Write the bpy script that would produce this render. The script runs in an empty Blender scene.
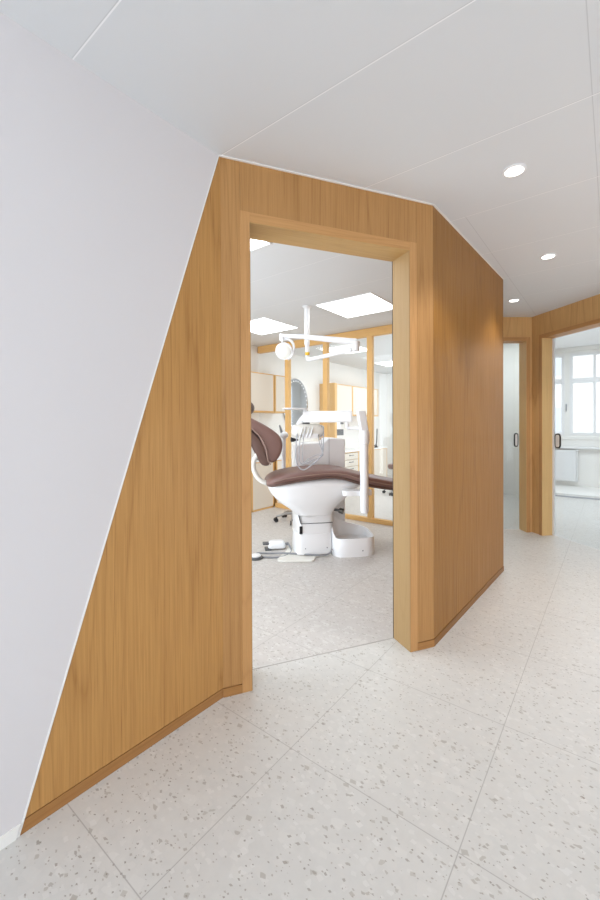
import bpy, bmesh, math, random
from mathutils import Vector, Matrix
random.seed(7)
SC = bpy.context.scene
COL = SC.collection
PI = math.pi
HC = 2.3614          # corridor / treatment room ceiling height
HE = 2.57            # ceiling height of the front rooms
DH = 2.10            # door head

# ------------------------------------------------------------------ materials
def lin(c):
    return tuple(((v/255)/12.92 if v/255 <= .04045 else (((v/255)+.055)/1.055)**2.4) for v in c) + (1,)

class NT:
    def __init__(s, name):
        s.m = bpy.data.materials.new(name); s.m.use_nodes = True
        s.t = s.m.node_tree; s.t.nodes.clear()
        s.out = s.n('ShaderNodeOutputMaterial')
    def n(s, typ, **kw):
        nd = s.t.nodes.new(typ)
        for k, v in kw.items(): setattr(nd, k, v)
        return nd
    def l(s, a, b): s.t.links.new(a, b)
    def setin(s, sock, v):
        if hasattr(v, 'is_linked') or hasattr(v, 'links'): s.l(v, sock)
        else: sock.default_value = v
    def math(s, op, a, b=0.0, c=None):
        nd = s.n('ShaderNodeMath', operation=op)
        s.setin(nd.inputs[0], a); s.setin(nd.inputs[1], b)
        if c is not None: s.setin(nd.inputs[2], c)
        return nd.outputs[0]
    def ramp(s, f, a, b, lo=0.0, hi=1.0):
        nd = s.n('ShaderNodeMapRange'); nd.clamp = True
        s.setin(nd.inputs['Value'], f)
        nd.inputs['From Min'].default_value = a; nd.inputs['From Max'].default_value = b
        nd.inputs['To Min'].default_value = lo; nd.inputs['To Max'].default_value = hi
        return nd.outputs[0]
    def mix(s, f, a, b, mode='MIX'):
        nd = s.n('ShaderNodeMix', data_type='RGBA', blend_type=mode)
        s.setin(nd.inputs[0], f); s.setin(nd.inputs[6], a); s.setin(nd.inputs[7], b)
        return nd.outputs[2]
    def coord(s, scale=(1, 1, 1), which='Object', loc=(0, 0, 0)):
        tc = s.n('ShaderNodeTexCoord'); mp = s.n('ShaderNodeMapping')
        mp.inputs['Scale'].default_value = scale; mp.inputs['Location'].default_value = loc
        s.l(tc.outputs[which], mp.inputs['Vector']); return mp.outputs[0]
    def noise(s, vec, scale, detail=2, rough=.5, dist=0.0):
        nd = s.n('ShaderNodeTexNoise'); s.l(vec, nd.inputs['Vector'])
        nd.inputs['Scale'].default_value = scale; nd.inputs['Detail'].default_value = detail
        nd.inputs['Roughness'].default_value = rough; nd.inputs['Distortion'].default_value = dist
        return nd.outputs[0]
    def bsdf(s, color, rough=.5, spec=.5, metal=0, bump=None, bstr=.1, bdist=.002, coat=0):
        b = s.n('ShaderNodeBsdfPrincipled')
        s.setin(b.inputs['Base Color'], color); s.setin(b.inputs['Roughness'], rough)
        b.inputs['Specular IOR Level'].default_value = spec; b.inputs['Metallic'].default_value = metal
        b.inputs['Coat Weight'].default_value = coat
        if bump is not None:
            bp = s.n('ShaderNodeBump'); bp.inputs['Strength'].default_value = bstr
            bp.inputs['Distance'].default_value = bdist
            s.l(bump, bp.inputs['Height']); s.l(bp.outputs[0], b.inputs['Normal'])
        s.l(b.outputs[0], s.out.inputs['Surface']); return s.m

def mat_plain(name, rgb, rough=.5, spec=.5, metal=0, var=.03, coat=0):
    t = NT(name); v = t.coord()
    f = t.noise(v, 9, 3)
    a = lin(rgb); b = tuple(x*(1-var) for x in a[:3]) + (1,)
    return t.bsdf(t.mix(f, a, b), rough, spec, metal, coat=coat)

def mat_paint(name, rgb, bstr=.08):
    t = NT(name); v = t.coord()
    f = t.noise(v, 2.5, 2); g = t.noise(v, 260, 2)
    a = lin(rgb); b = tuple(x*.975 for x in a[:3]) + (1,)
    return t.bsdf(t.mix(f, a, b), .75, .25, bump=g, bstr=bstr, bdist=.001)

def mat_wood(name, light, dark, axis='z', scale=1.0, contrast=1.0, off=(0, 0, 0)):
    """oak veneer: cathedral figure + fine pores running along `axis`"""
    t = NT(name)
    k = {'z': (1, 1, .045), 'x': (.045, 1, 1), 'y': (1, .045, 1)}[axis]
    v = t.coord(tuple(q*scale for q in k), loc=off)
    kf = {'z': (1, 1, .018), 'x': (.018, 1, 1), 'y': (1, .018, 1)}[axis]
    vf = t.coord(tuple(q*scale for q in kf), loc=off)
    big = t.noise(v, 2.6, 1, .4)
    rings = t.math('FRACT', t.math('MULTIPLY', t.math('ADD', big, t.math('MULTIPLY', t.noise(v, 60, 1), .010)), 20.0))
    rings = t.math('MULTIPLY', t.math('ABSOLUTE', t.math('SUBTRACT', rings, .5)), 2.0)
    rings = t.math('POWER', rings, 9.0)
    fine = t.ramp(t.noise(vf, 130, 3, .65), .36, .66)
    pores = t.ramp(t.noise(vf, 240, 2, .6), .60, .70)
    stripe = t.ramp(t.noise(vf, 14, 2, .5), .3, .7)
    f = t.math('ADD', t.math('MULTIPLY', rings, .33*contrast), t.math('MULTIPLY', fine, .34*contrast))
    f = t.math('ADD', f, t.math('MULTIPLY', pores, .34*contrast))
    f = t.math('ADD', f, t.math('MULTIPLY', stripe, .12*contrast))
    f = t.math('MINIMUM', f, 1.0)
    c = t.mix(f, lin(light), lin(dark))
    return t.bsdf(c, t.ramp(fine, 0, 1, .42, .55), .35, bump=t.math('ADD', fine, pores), bstr=.12, bdist=.0006)

def mat_terrazzo(name, base, tx, ty, groutcol, warm=1.0):
    """large-format terrazzo tile, 60 cm grid"""
    t = NT(name); v = t.coord(); 
    wv = t.n('ShaderNodeTexNoise'); t.l(v, wv.inputs['Vector']); wv.inputs['Scale'].default_value = 34; wv.inputs['Detail'].default_value = 2
    add = t.n('ShaderNodeVectorMath', operation='MULTIPLY_ADD')
    t.l(wv.outputs['Color'], add.inputs[0]); add.inputs[1].default_value = (.012, .012, .012); t.l(v, add.inputs[2])
    vec = add.outputs[0]
    col = lin(base)
    mott = t.noise(v, 26, 5, .65)
    col = t.mix(t.ramp(mott, .3, .7), tuple(x*1.04 for x in col[:3])+(1,), tuple(x*.955 for x in col[:3])+(1,))
    cloud = t.noise(v, 4, 3, .5)
    col = t.mix(t.ramp(cloud, .3, .7, 0, .5), col, tuple(x*.95 for x in lin(base)[:3])+(1,))
    def chips(scale, size, thr_lo, thr_hi, rgb, amt, off, metric='CHEBYCHEV'):
        nonlocal col
        mp = t.n('ShaderNodeMapping'); mp.inputs['Location'].default_value = off; mp.inputs['Rotation'].default_value = (0, 0, off[0])
        mp.inputs['Scale'].default_value = (1, 1.45, 1)
        t.l(vec, mp.inputs['Vector'])
        vo = t.n('ShaderNodeTexVoronoi', voronoi_dimensions='2D', distance=metric); t.l(mp.outputs[0], vo.inputs['Vector'])
        vo.inputs['Scale'].default_value = scale
        sep = t.n('ShaderNodeSeparateColor'); t.l(vo.outputs['Color'], sep.inputs[0])
        pick = t.math('MULTIPLY', t.math('GREATER_THAN', sep.outputs[0], thr_lo), t.math('LESS_THAN', sep.outputs[0], thr_hi))
        rad = t.math('MULTIPLY', t.math('ADD', sep.outputs[1], .35), size)
        ins = t.ramp(t.math('SUBTRACT', rad, vo.outputs['Distance']), 0.0, .04)
        tone = t.mix(sep.outputs[2], lin(rgb[0]), lin(rgb[1]))
        col = t.mix(t.math('MULTIPLY', t.math('MULTIPLY', pick, ins), amt), col, tone)
    chips(20, .42, .0, .22, ((220, 218, 213), (212, 209, 203)), .55, (1.3, .4, 0))
    chips(42, .42, .0, .30, ((224, 222, 218), (210, 207, 201)), .55, (.3, 2.4, 0))
    chips(40, .33, .0, .05, ((166, 160, 150), (186, 181, 172)), .68, (4.3, 1.4, 0))
    chips(66, .32, .0, .075, ((146, 139, 128), (184, 178, 168)), .72, (2.1, 5.4, 0))
    chips(125, .34, .0, .05, ((134, 127, 116), (178, 170, 158)), .75, (3.7, 3.4, 0))
    sp = t.n('ShaderNodeSeparateXYZ'); t.l(v, sp.inputs[0])
    def line(c, o):
        fr = t.math('FRACT', t.math('ADD', t.math('DIVIDE', t.math('SUBTRACT', c, o), .6), 50.5))
        d = t.math('MULTIPLY', t.math('ABSOLUTE', t.math('SUBTRACT', fr, .5)), .6)
        return t.ramp(d, .0009, .0019, 1, 0)
    g = t.math('MAXIMUM', line(sp.outputs[0], tx), line(sp.outputs[1], ty))
    col = t.mix(t.math('MULTIPLY', g, .75), col, lin(groutcol))
    if warm != 1.0:
        col = t.mix(1.0, col, (1.0, .985, .965, 1), 'MULTIPLY')
    rg = t.ramp(mott, .3, .7, .34, .44)
    return t.bsdf(col, rg, .35, bump=t.math('SUBTRACT', 1.0, g), bstr=.25, bdist=.001)

def mat_ceiling(name, rgb):
    t = NT(name); v = t.coord(); sp = t.n('ShaderNodeSeparateXYZ'); t.l(v, sp.inputs[0])
    X, Y = sp.outputs[0], sp.outputs[1]
    fr = t.math('FRACT', t.math('ADD', t.math('DIVIDE', t.math('SUBTRACT', Y, -.5657), .6), 50.5))
    d = t.math('MULTIPLY', t.math('SUBTRACT', fr, .5), .6)
    ad = t.math('ABSOLUTE', d)
    dx = t.math('SUBTRACT', X, .8815); dx2 = t.math('ADD', t.math('SUBTRACT', X, .2815), t.math('MULTIPLY', t.math('LESS_THAN', Y, 1.234), 100))
    a2 = t.math('MINIMUM', t.math('ABSOLUTE', dx), t.math('ABSOLUTE', dx2))
    hi = t.ramp(ad, .0012, .0030, 1, 0)  # bevel highlight along the joints, put into the colour
    dk = t.math('MULTIPLY', t.ramp(t.math('ABSOLUTE', t.math('ADD', d, .0035)), .0005, .0022, 1, 0), .6)  # thin shadow beside each joint, painted in as well
    dkx = t.math('MULTIPLY', t.ramp(a2, .0008, .0022, 1, 0), .7)
    base = lin(rgb); f = t.noise(v, 1.5, 2)
    col = t.mix(f, base, tuple(x*.98 for x in base[:3])+(1,))
    col = t.mix(dk, col, tuple(x*.72 for x in base[:3])+(1,))
    col = t.mix(dkx, col, tuple(x*.72 for x in base[:3])+(1,))
    col = t.mix(t.math('MULTIPLY', hi, .95), col, (.93, .93, .93, 1))
    return t.bsdf(col, .6, .25, bump=t.noise(v, 300, 2), bstr=.05, bdist=.0008)

def mat_emit(name, rgb, s):
    t = NT(name); e = t.n('ShaderNodeEmission'); e.inputs[0].default_value = lin(rgb); e.inputs[1].default_value = s
    t.l(e.outputs[0], t.out.inputs['Surface']); return t.m

def mat_glass(name, tint, haze=0.0, refl=1.0, hazecol=(235, 238, 240)):
    t = NT(name)
    tr = t.n('ShaderNodeBsdfTransparent'); tr.inputs[0].default_value = lin(tint)
    gl = t.n('ShaderNodeBsdfGlossy'); gl.inputs['Roughness'].default_value = .02
    lw = t.n('ShaderNodeLayerWeight'); lw.inputs[0].default_value = .5
    sch = t.math('ADD', .035, t.math('MULTIPLY', t.math('POWER', lw.outputs['Facing'], 5.0), .9))
    ms = t.n('ShaderNodeMixShader'); t.l(t.math('MULTIPLY', sch, refl), ms.inputs[0])
    t.l(tr.outputs[0], ms.inputs[1]); t.l(gl.outputs[0], ms.inputs[2])
    out = ms.outputs[0]
    if haze > 0:
        df = t.n('ShaderNodeBsdfTranslucent'); df.inputs[0].default_value = lin(hazecol)
        d2 = t.n('ShaderNodeBsdfDiffuse'); d2.inputs[0].default_value = lin(hazecol)
        m0 = t.n('ShaderNodeMixShader'); m0.inputs[0].default_value = .5
        t.l(df.outputs[0], m0.inputs[1]); t.l(d2.outputs[0], m0.inputs[2])
        m2 = t.n('ShaderNodeMixShader'); m2.inputs[0].default_value = haze
        t.l(out, m2.inputs[1]); t.l(m0.outputs[0], m2.inputs[2]); out = m2.outputs[0]
    t.l(out, t.out.inputs['Surface']); return t.m

M = {}
M['white_wall'] = mat_paint('white_wall_paint', (219, 216, 216))
M['room_wall'] = mat_paint('room_wall_paint', (236, 234, 229))
M['front_wall'] = mat_paint('front_room_paint', (241, 239, 234))
M['ceiling'] = mat_ceiling('metal_ceiling_panels', (222, 224, 225))
M['ceiling_plain'] = mat_paint('plain_ceiling', (236, 236, 235))
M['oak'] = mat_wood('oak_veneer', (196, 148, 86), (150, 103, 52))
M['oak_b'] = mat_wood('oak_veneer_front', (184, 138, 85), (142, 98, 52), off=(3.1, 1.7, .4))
M['oak_far'] = mat_wood('oak_veneer_far', (218, 176, 118), (178, 130, 76), off=(1.1, 4.7, 2.4))  # oak copy lightened in colour, in place of light missing at the far end
M['oak_c'] = mat_wood('oak_veneer_side', (158, 112, 52), (120, 79, 32), off=(7.7, 2.9, 1.4))  # oak copy darkened in colour for the shaded angle of this wall
M['oak_solid'] = mat_wood('oak_solid', (198, 150, 96), (162, 114, 66), scale=1.6, contrast=.8, off=(2.2, 8.8, 3))
M['oak_solid_x'] = mat_wood('oak_solid_horizontal', (198, 150, 96), (162, 114, 66), axis='x', scale=1.6, contrast=.8)
M['oak_dark'] = mat_plain('oak_groove', (112, 76, 42), .8)
M['oak_yellow'] = mat_wood('oak_yellow', (228, 184, 120), (200, 152, 88), scale=2, contrast=.7)
M['oak_yellow_x'] = mat_wood('oak_yellow_x', (228, 184, 120), (200, 152, 88), axis='x', scale=2, contrast=.7)
M['oak_yellow_y'] = mat_wood('oak_yellow_y', (222, 176, 108), (196, 146, 80), axis='y', scale=2, contrast=.7)
M['floor'] = mat_terrazzo('terrazzo_corridor', (211, 209, 204), 0, 0, (168, 164, 158))
M['floor_room'] = mat_terrazzo('terrazzo_room', (205, 200, 195), .025, -.03, (160, 156, 150))
M['cream'] = mat_plain('cream_laminate', (222, 212, 197), .5, .4)
M['counter'] = mat_plain('white_counter', (240, 240, 238), .3)
M['white'] = mat_plain('white_plastic', (243, 244, 245), .28, .5, coat=.3)
M['white_warm'] = mat_plain('warm_white_plastic', (236, 234, 226), .35, .5)
M['white_metal'] = mat_plain('white_metal', (238, 238, 238), .35)
M['skirting'] = mat_plain('white_skirting', (240, 239, 234), .4)
M['leather'] = mat_plain('taupe_leather', (128, 97, 89), .42, .5, var=.10)
M['leather_dark'] = mat_plain('dark_taupe_leather', (104, 80, 72), .5, .4, var=.1)
M['piping'] = mat_plain('piping', (150, 124, 112), .5)
M['black'] = mat_plain('black_plastic', (34, 34, 36), .4)
M['dark_grey'] = mat_plain('dark_grey', (92, 94, 96), .45)
M['grey'] = mat_plain('grey_hose', (140, 142, 146), .45)
M['hose'] = mat_plain('light_hose', (176, 178, 184), .4)
M['steel'] = mat_plain('brushed_steel', (190, 190, 190), .3, .5, metal=1)
M['dark_steel'] = mat_plain('dark_steel', (92, 88, 82), .35, .5, metal=.8)
M['threshold'] = mat_plain('threshold_strip', (176, 170, 164), .5)
M['base_a'] = mat_wood('oak_base_a', (172, 124, 72), (132, 90, 46), axis='x', scale=1.6, contrast=.8)
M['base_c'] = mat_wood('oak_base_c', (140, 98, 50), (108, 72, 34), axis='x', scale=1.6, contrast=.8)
M['recess'] = mat_plain('pull_recess', (226, 228, 228), .4)
M['lining'] = mat_wood('oak_lining', (174, 143, 98), (150, 116, 72), scale=1.6, contrast=.7, off=(5, 2, 1))
M['lining_x'] = mat_wood('oak_lining_x', (196, 158, 102), (166, 126, 72), axis='x', scale=1.6, contrast=.7)
M['lining_far'] = mat_wood('oak_lining_far', (224, 188, 130), (194, 152, 96), scale=1.6, contrast=.7)  # lining copy lightened in colour because the far doorways are dim
M['yellow'] = mat_plain('yellow_label', (222, 178, 40), .5)
M['panel_light'] = mat_emit('light_panel_glow', (250, 254, 255), 5.2)
M['down_light'] = mat_emit('downlight_glow', (255, 252, 246), 5.0)
M['led'] = mat_emit('led_glow', (255, 255, 255), 1.6)
M['glass'] = mat_glass('partition_glass', (252, 253, 253), .012)
M['door_glass'] = mat_glass('sliding_door_glass', (250, 252, 252), .035, .9)
M['window_glass'] = mat_glass('window_pane_glass', (252, 253, 255), .0, .8)
tm = NT('mirror_silver'); M['mirror'] = tm.bsdf(tm.mix(tm.noise(tm.coord(), 3, 1), lin((196, 202, 210)), lin((186, 192, 202))), .05, .5, 1)
M['facade'] = mat_paint('facade_render', (236, 234, 230))
M['facade_win'] = mat_plain('facade_window', (206, 211, 217), .3)

# ------------------------------------------------------------------ mesh helpers
class MB:
    def __init__(s): s.bm = bmesh.new()
    def face(s, pts):
        return s.bm.faces.new([s.bm.verts.new(p) for p in pts])
    def box(s, x0, x1, y0, y1, z0, z1, mt=None):
        c = [(x0,y0,z0),(x1,y0,z0),(x1,y1,z0),(x0,y1,z0),(x0,y0,z1),(x1,y0,z1),(x1,y1,z1),(x0,y1,z1)]
        if mt is not None: c = [mt @ Vector(p) for p in c]
        v = [s.bm.verts.new(p) for p in c]
        for f in ((0,3,2,1),(4,5,6,7),(0,1,5,4),(1,2,6,5),(2,3,7,6),(3,0,4,7)): s.bm.faces.new([v[i] for i in f])
        return s
    def prism(s, pts, h0, h1, axis='z'):
        def mk(p, h):
            if axis == 'z': return (p[0], p[1], h)
            if axis == 'y': return (p[0], h, p[1])
            return (h, p[0], p[1])
        a = [s.bm.verts.new(mk(p, h0)) for p in pts]; b = [s.bm.verts.new(mk(p, h1)) for p in pts]
        s.bm.faces.new(a); s.bm.faces.new(b)
        for i in range(len(pts)):
            j = (i+1) % len(pts); s.bm.faces.new([a[i], a[j], b[j], b[i]])
        return s
    def rings(s, rings, cap0=True, cap1=True):
        R = [[s.bm.verts.new(p) for p in r] for r in rings]
        for a, b in zip(R, R[1:]):
            n = len(a)
            for i in range(n):
                j = (i+1) % n; s.bm.faces.new([a[i], a[j], b[j], b[i]])
        if cap0: s.bm.faces.new(R[0])
        if cap1: s.bm.faces.new(R[-1])
        return s
    def cone(s, p0, p1, r0, r1=None, n=20):
        r1 = r0 if r1 is None else r1
        return s.tube([p0, p1], [r0, r1], n)
    def tube(s, pts, r, n=12, closed=False):
        P = [Vector(p) for p in pts]
        rr = r if isinstance(r, (list, tuple)) else [r]*len(P)
        rings = []; N = None
        for i, p in enumerate(P):
            if closed: d = (P[(i+1) % len(P)] - P[i-1])
            else: d = P[min(i+1, len(P)-1)] - P[max(i-1, 0)]
            d.normalize()
            if N is None:
                N = d.orthogonal().normalized()
            else:
                N = (N - d*N.dot(d)).normalized()
            B = d.cross(N)
            rings.append([p + (N*math.cos(2*PI*k/n) + B*math.sin(2*PI*k/n))*rr[i] for k in range(n)])
        if closed: rings.append(rings[0]); s.rings(rings, False, False); bmesh.ops.remove_doubles(s.bm, verts=s.bm.verts, dist=1e-6)
        else: s.rings(rings)
        return s
    def lathe(s, prof, cx=0, cy=0, n=32):
        rings = [[(cx+r*math.cos(2*PI*k/n), cy+r*math.sin(2*PI*k/n), z) for k in range(n)] for r, z in prof]
        return s.rings(rings)
    def ball(s, c, r, sq=(1, 1, 1), n=20):
        c = Vector(c)
        rings = []
        for i in range(1, 12):
            a = PI*i/12
            rings.append([(c.x+r*sq[0]*math.sin(a)*math.cos(2*PI*k/n), c.y+r*sq[1]*math.sin(a)*math.sin(2*PI*k/n), c.z+r*sq[2]*math.cos(a)) for k in range(n)])
        return s.rings(rings)
    def build(s, name, mat, parent=None, bevel=0, seg=2, smooth=False, loc=None, rot=None, sub=0, angle=40):
        bmesh.ops.recalc_face_normals(s.bm, faces=s.bm.faces)
        me = bpy.data.meshes.new(name); s.bm.to_mesh(me); s.bm.free()
        o = bpy.data.objects.new(name, me); COL.objects.link(o); me.materials.append(M[mat] if isinstance(mat, str) else mat)
        if parent: o.parent = parent
        if loc: o.location = loc
        if rot: o.rotation_euler = rot
        if bevel:
            b = o.modifiers.new('bevel', 'BEVEL'); b.width = bevel; b.segments = seg; b.limit_method = 'ANGLE'; b.angle_limit = math.radians(35)
            b.harden_normals = False
        if sub:
            u = o.modifiers.new('sub', 'SUBSURF'); u.levels = sub; u.render_levels = sub
        if smooth or sub:
            me.shade_smooth()
            if not sub and hasattr(me, 'set_sharp_from_angle'): me.set_sharp_from_angle(angle=math.radians(angle))
        return o

def spline(pts, n=8):
    P = [Vector(p) for p in pts]; P = [2*P[0]-P[1]] + P + [2*P[-1]-P[-2]]; out = []
    for i in range(1, len(P)-2):
        a, b, c, d = P[i-1:i+3]
        for k in range(n):
            t = k/n
            out.append(.5*((2*b)+(c-a)*t+(2*a-5*b+4*c-d)*t*t+(3*b-a-3*c+d)*t**3))
    out.append(P[-2]); return out

def sect(x, z0, z1, w, n=24, e=.55, axis='x', yc=0):
    """super-ellipse cross-section standing across x"""
    pts = []
    for k in range(n):
        a = 2*PI*k/n; c, s_ = math.cos(a), math.sin(a)
        yy = math.copysign(abs(c)**e, c)*w + yc; zz = (z0+z1)/2 + math.copysign(abs(s_)**e, s_)*(z1-z0)/2
        pts.append((x, yy, zz))
    return pts

def plan(z, x0, x1, w, n=28, e=.5, yc=0):
    pts = []
    for k in range(n):
        a = 2*PI*k/n; c, s_ = math.cos(a), math.sin(a)
        pts.append(((x0+x1)/2 + math.copysign(abs(c)**e, c)*(x1-x0)/2, yc + math.copysign(abs(s_)**e, s_)*w, z))
    return pts

def thing(name, label, cat, loc=(0, 0, 0), rz=0, group=None):
    o = bpy.data.objects.new(name, None); COL.objects.link(o); o.empty_display_size = .1
    o.location = loc; o.rotation_euler = (0, 0, rz); o['label'] = label; o['category'] = cat
    if group: o['group'] = group
    return o
def tag(o, label, cat, group=None):
    o['label'] = label; o['category'] = cat
    if group: o['group'] = group
    return o
def struct(o): o['kind'] = 'structure'; return o
def dup(root, loc, rz, label):
    r = root.copy(); COL.objects.link(r); r.location = loc; r.rotation_euler = (0, 0, rz); r['label'] = label
    for ch in list(root.children):
        c = ch.copy(); COL.objects.link(c); c.parent = r
        for g in ch.children:
            d = g.copy(); COL.objects.link(d); d.parent = c
    return r

# ------------------------------------------------------------------ setting: floors and ceilings
XR = 2.5
K = (.235, 3.925)                         # outer corner between the two far doorways
dD = Vector((-.78, -.625)).normalized()   # along wall D, away from K
dE = Vector((.76, -.65)).normalized()     # along wall E, away from K
EX = (XR, K[1] + dE.y/dE.x*(XR-K[0]))
D0 = (-.62, K[1] + dD.y/dD.x*(-.62-K[0]))
A_dir = Vector((-.0195, -1)).normalized()
PA = Vector((-.41, .036)); PB = Vector((.18, .997)); PCe = Vector((.236, 2.452))

fl = MB(); fl.prism([(-.6, -4.2), (XR+.1, -4.2), (XR+.1, 7.9), (-.62, 7.9), (-.62, 3.2), (.12, 2.5), (.05, 1.03), (-.028, .945), (-.470, .261), (-.50, -.3)], -.06, 0)
struct(fl.build('floor', 'floor'))
fr = MB(); fr.prism([(-3.4, -.7), (-.50, -.7), (-.50, -.3), (-.470, .261), (-.028, .945), (.05, 1.03), (.12, 2.5), (-.62, 3.2), (-.62, 7.8), (-3.4, 7.8)], -.06, 0)
struct(fr.build('floor', 'floor_room'))
ce = MB(); ce.prism([(-3.4, -4.2), (XR+.1, -4.2), (XR+.1, EX[1]), (EX[0], EX[1]), K, D0, (-.64, 3.3), (-.64, 7.7), (-3.4, 7.7)], HC, HC+.05)
struct(ce.build('ceiling', 'ceiling'))
ce = MB(); ce.prism([(-.62, 3.0), (XR+.1, 1.9), (XR+.1, 7.9), (-.62, 7.9)], HE, HE+.05)
struct(ce.build('ceiling', 'ceiling_plain'))

def wall_rot(p, q):
    d = Vector(q)-Vector(p); return math.atan2(d.y, d.x), d.length

# ---- left wall (white) with the oak triangle
ra, _ = wall_rot(PA, PA+A_dir)            # local x runs from the corner towards the viewer; corridor side is local +y
WA = 3.9; S0 = .768
w = MB(); w.prism([(.012, HC), (WA, HC), (WA, 0), (S0+.004, 0)], -.05, 0, 'y')
struct(w.build('wall_left', 'white_wall', loc=(PA.x, PA.y, 0), rot=(0, 0, ra)))
w = MB(); w.prism([(-.0012, .041), (-.0012, HC-.002), (.004, HC-.002), (S0-.013, .041)], -.05, -.0012, 'y')
struct(w.build('wall_left_oak', 'oak', loc=(PA.x, PA.y, 0), rot=(0, 0, ra)))
# pale trim following the slope
L = math.hypot(S0, HC); nx, nz = HC/L, S0/L
w = MB(); w.prism([(.006, HC), (.012, HC), (S0+.004, 0), (S0-.002, 0)], -.012, .0015, 'y')
struct(w.build('trim_1', 'skirting', loc=(PA.x, PA.y, 0), rot=(0, 0, ra)))
w = MB(); w.prism([(-.001, 0), (-.001, .038), (S0-.013, .038), (S0-.001, 0)], -.05, .0, 'y')
struct(w.build('baseboard_left', 'base_a', loc=(PA.x, PA.y, 0), rot=(0, 0, ra), bevel=.001))
w = MB(); w.prism([(0, .036), (0, .043), (S0-.014, .043), (S0-.012, .036)], -.05, -.008, 'y')
struct(w.build('trim_2', 'oak_dark', loc=(PA.x, PA.y, 0), rot=(0, 0, ra)))
w = MB(); w.prism([(S0+.007, 0), (S0-.005, .036), (WA, .036), (WA, 0)], 0, .004, 'y')
struct(w.build('baseboard_left_white', 'skirting', loc=(PA.x, PA.y, 0), rot=(0, 0, ra)))

# ---- oak wall holding the doorway (local x along wall, local +y into the room)
rb, LB = wall_rot(PA, PB); TB = .155
OL, OR = .1285, .979; FW = .043
w = MB()
w.box(0, OL-FW, 0, TB, .041, HC-.002); w.box(OR+FW, LB, 0, TB, .041, HC-.002)
w.box(OL-FW+.001, OR+FW-.001, 0, TB, DH+.042, HC-.002)
w.box(.01, OL-.005, TB, TB+.002, 0, HC-.002)
struct(w.build('wall_doorway', 'oak_b', loc=(PA.x, PA.y, 0), rot=(0, 0, rb), bevel=.0006, seg=1))
w = MB(); w.box(0, OL-FW, -.0035, TB, 0, .038); w.box(OR+FW, LB+.001, -.0035, TB, 0, .038)
struct(w.build('baseboard_doorway', 'base_a', loc=(PA.x, PA.y, 0), rot=(0, 0, rb), bevel=.001))
w = MB(); w.box(0, OL-FW, .006, TB, .036, .043); w.box(OR+FW, LB, .006, TB, .036, .043)
struct(w.build('trim_3', 'oak_dark', loc=(PA.x, PA.y, 0), rot=(0, 0, rb)))
# door frame = structure with jambs and head
def frame(name, p, rz, x0, x1, fw, depth, head, slot=True):
    root = bpy.data.objects.new(name, None); COL.objects.link(root); root.location = (p[0], p[1], 0); root.rotation_euler = (0, 0, rz); struct(root)
    a = MB(); a.box(x0-fw, x0, -.0025, depth, 0, head+fw); a.build('jamb', 'oak_solid', root, bevel=.0012)
    a = MB(); a.box(x1, x1+fw, -.0025, depth, 0, head+fw); a.build('jamb', 'oak_solid', root, bevel=.0012)
    a = MB(); a.box(x0, x1, -.002, depth, head, head+fw-.001); a.build('head', 'oak_solid_x', root, bevel=.0012)
    a = MB(); a.box(x1-.003, x1, 0, depth, 0, head); a.build('lining', 'lining', root)
    a = MB(); a.box(x0, x0+.003, 0, depth, 0, head); a.build('lining', 'lining', root)
    a = MB(); a.box(x0, x1, 0, depth, head-.003, head); a.build('lining', 'lining_x', root)
    return root
fr1 = frame('door_1', PA, rb, OL, OR, FW, TB, DH)
a = MB(); a.box(OR-.0045, OR, TB-.004, TB, 0, DH); a.box(OL, OR, TB-.008, TB, DH-.0015, DH); a.build('seal', 'black', fr1)
a = MB(); a.box(OL, OR, TB-.006, TB, 0, .0012); a.build('threshold', 'threshold', fr1)

# ---- oak wall running on along the corridor
rc, LC = wall_rot(PB, PCe)
w = MB(); w.box(0, LC, 0, .12, .041, HC-.002)
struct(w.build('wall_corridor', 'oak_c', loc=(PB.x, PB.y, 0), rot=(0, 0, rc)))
w = MB(); w.box(-.001, LC, -.0035, .12, 0, .038)
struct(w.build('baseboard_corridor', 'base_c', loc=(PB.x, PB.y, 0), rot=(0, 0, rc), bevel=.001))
w = MB(); w.box(0, LC, .006, .12, .036, .043)
struct(w.build('trim_4', 'oak_dark', loc=(PB.x, PB.y, 0), rot=(0, 0, rc)))
# return of that wall towards the next doorway
w = MB(); w.prism([(PCe.x, PCe.y), (-.62, 3.23), (-.64, 3.16), (PCe.x-.12, PCe.y-.02)], 0, HC)
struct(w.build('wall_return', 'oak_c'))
for nm, p_, q__, L_ in (('trim_10', PA, rb, LB), ('trim_11', PB, rc, LC)):
    w = MB(); w.box(-.004, L_, -.010, .02, HC-.003, HC)
    struct(w.build(nm, 'skirting', loc=(p_.x, p_.y, 0), rot=(0, 0, q__)))
# room sides of the treatment room
w = MB(); w.box(-3.42, -.47, -.72, -.6, 0, HC); struct(w.build('wall_near', 'room_wall'))
w = MB(); w.prism([(-.47, -.6), (-.55, -.6), (-.55, .0), (-.50, .12), (-.44, .04)], 0, HC); struct(w.build('wall_behind', 'room_wall'))
w = MB(); w.box(-3.42, -3.27, -.72, 7.75, 0, HC); struct(w.build('wall_cabinets', 'room_wall'))
w = MB(); w.box(-3.42, -.62, 7.62, 7.75, 0, HC); struct(w.build('wall_end', 'room_wall'))
w = MB(); w.box(-.66, -.612, 3.25, 7.75, 0, HE); struct(w.build('wall_between', 'front_wall'))

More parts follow.
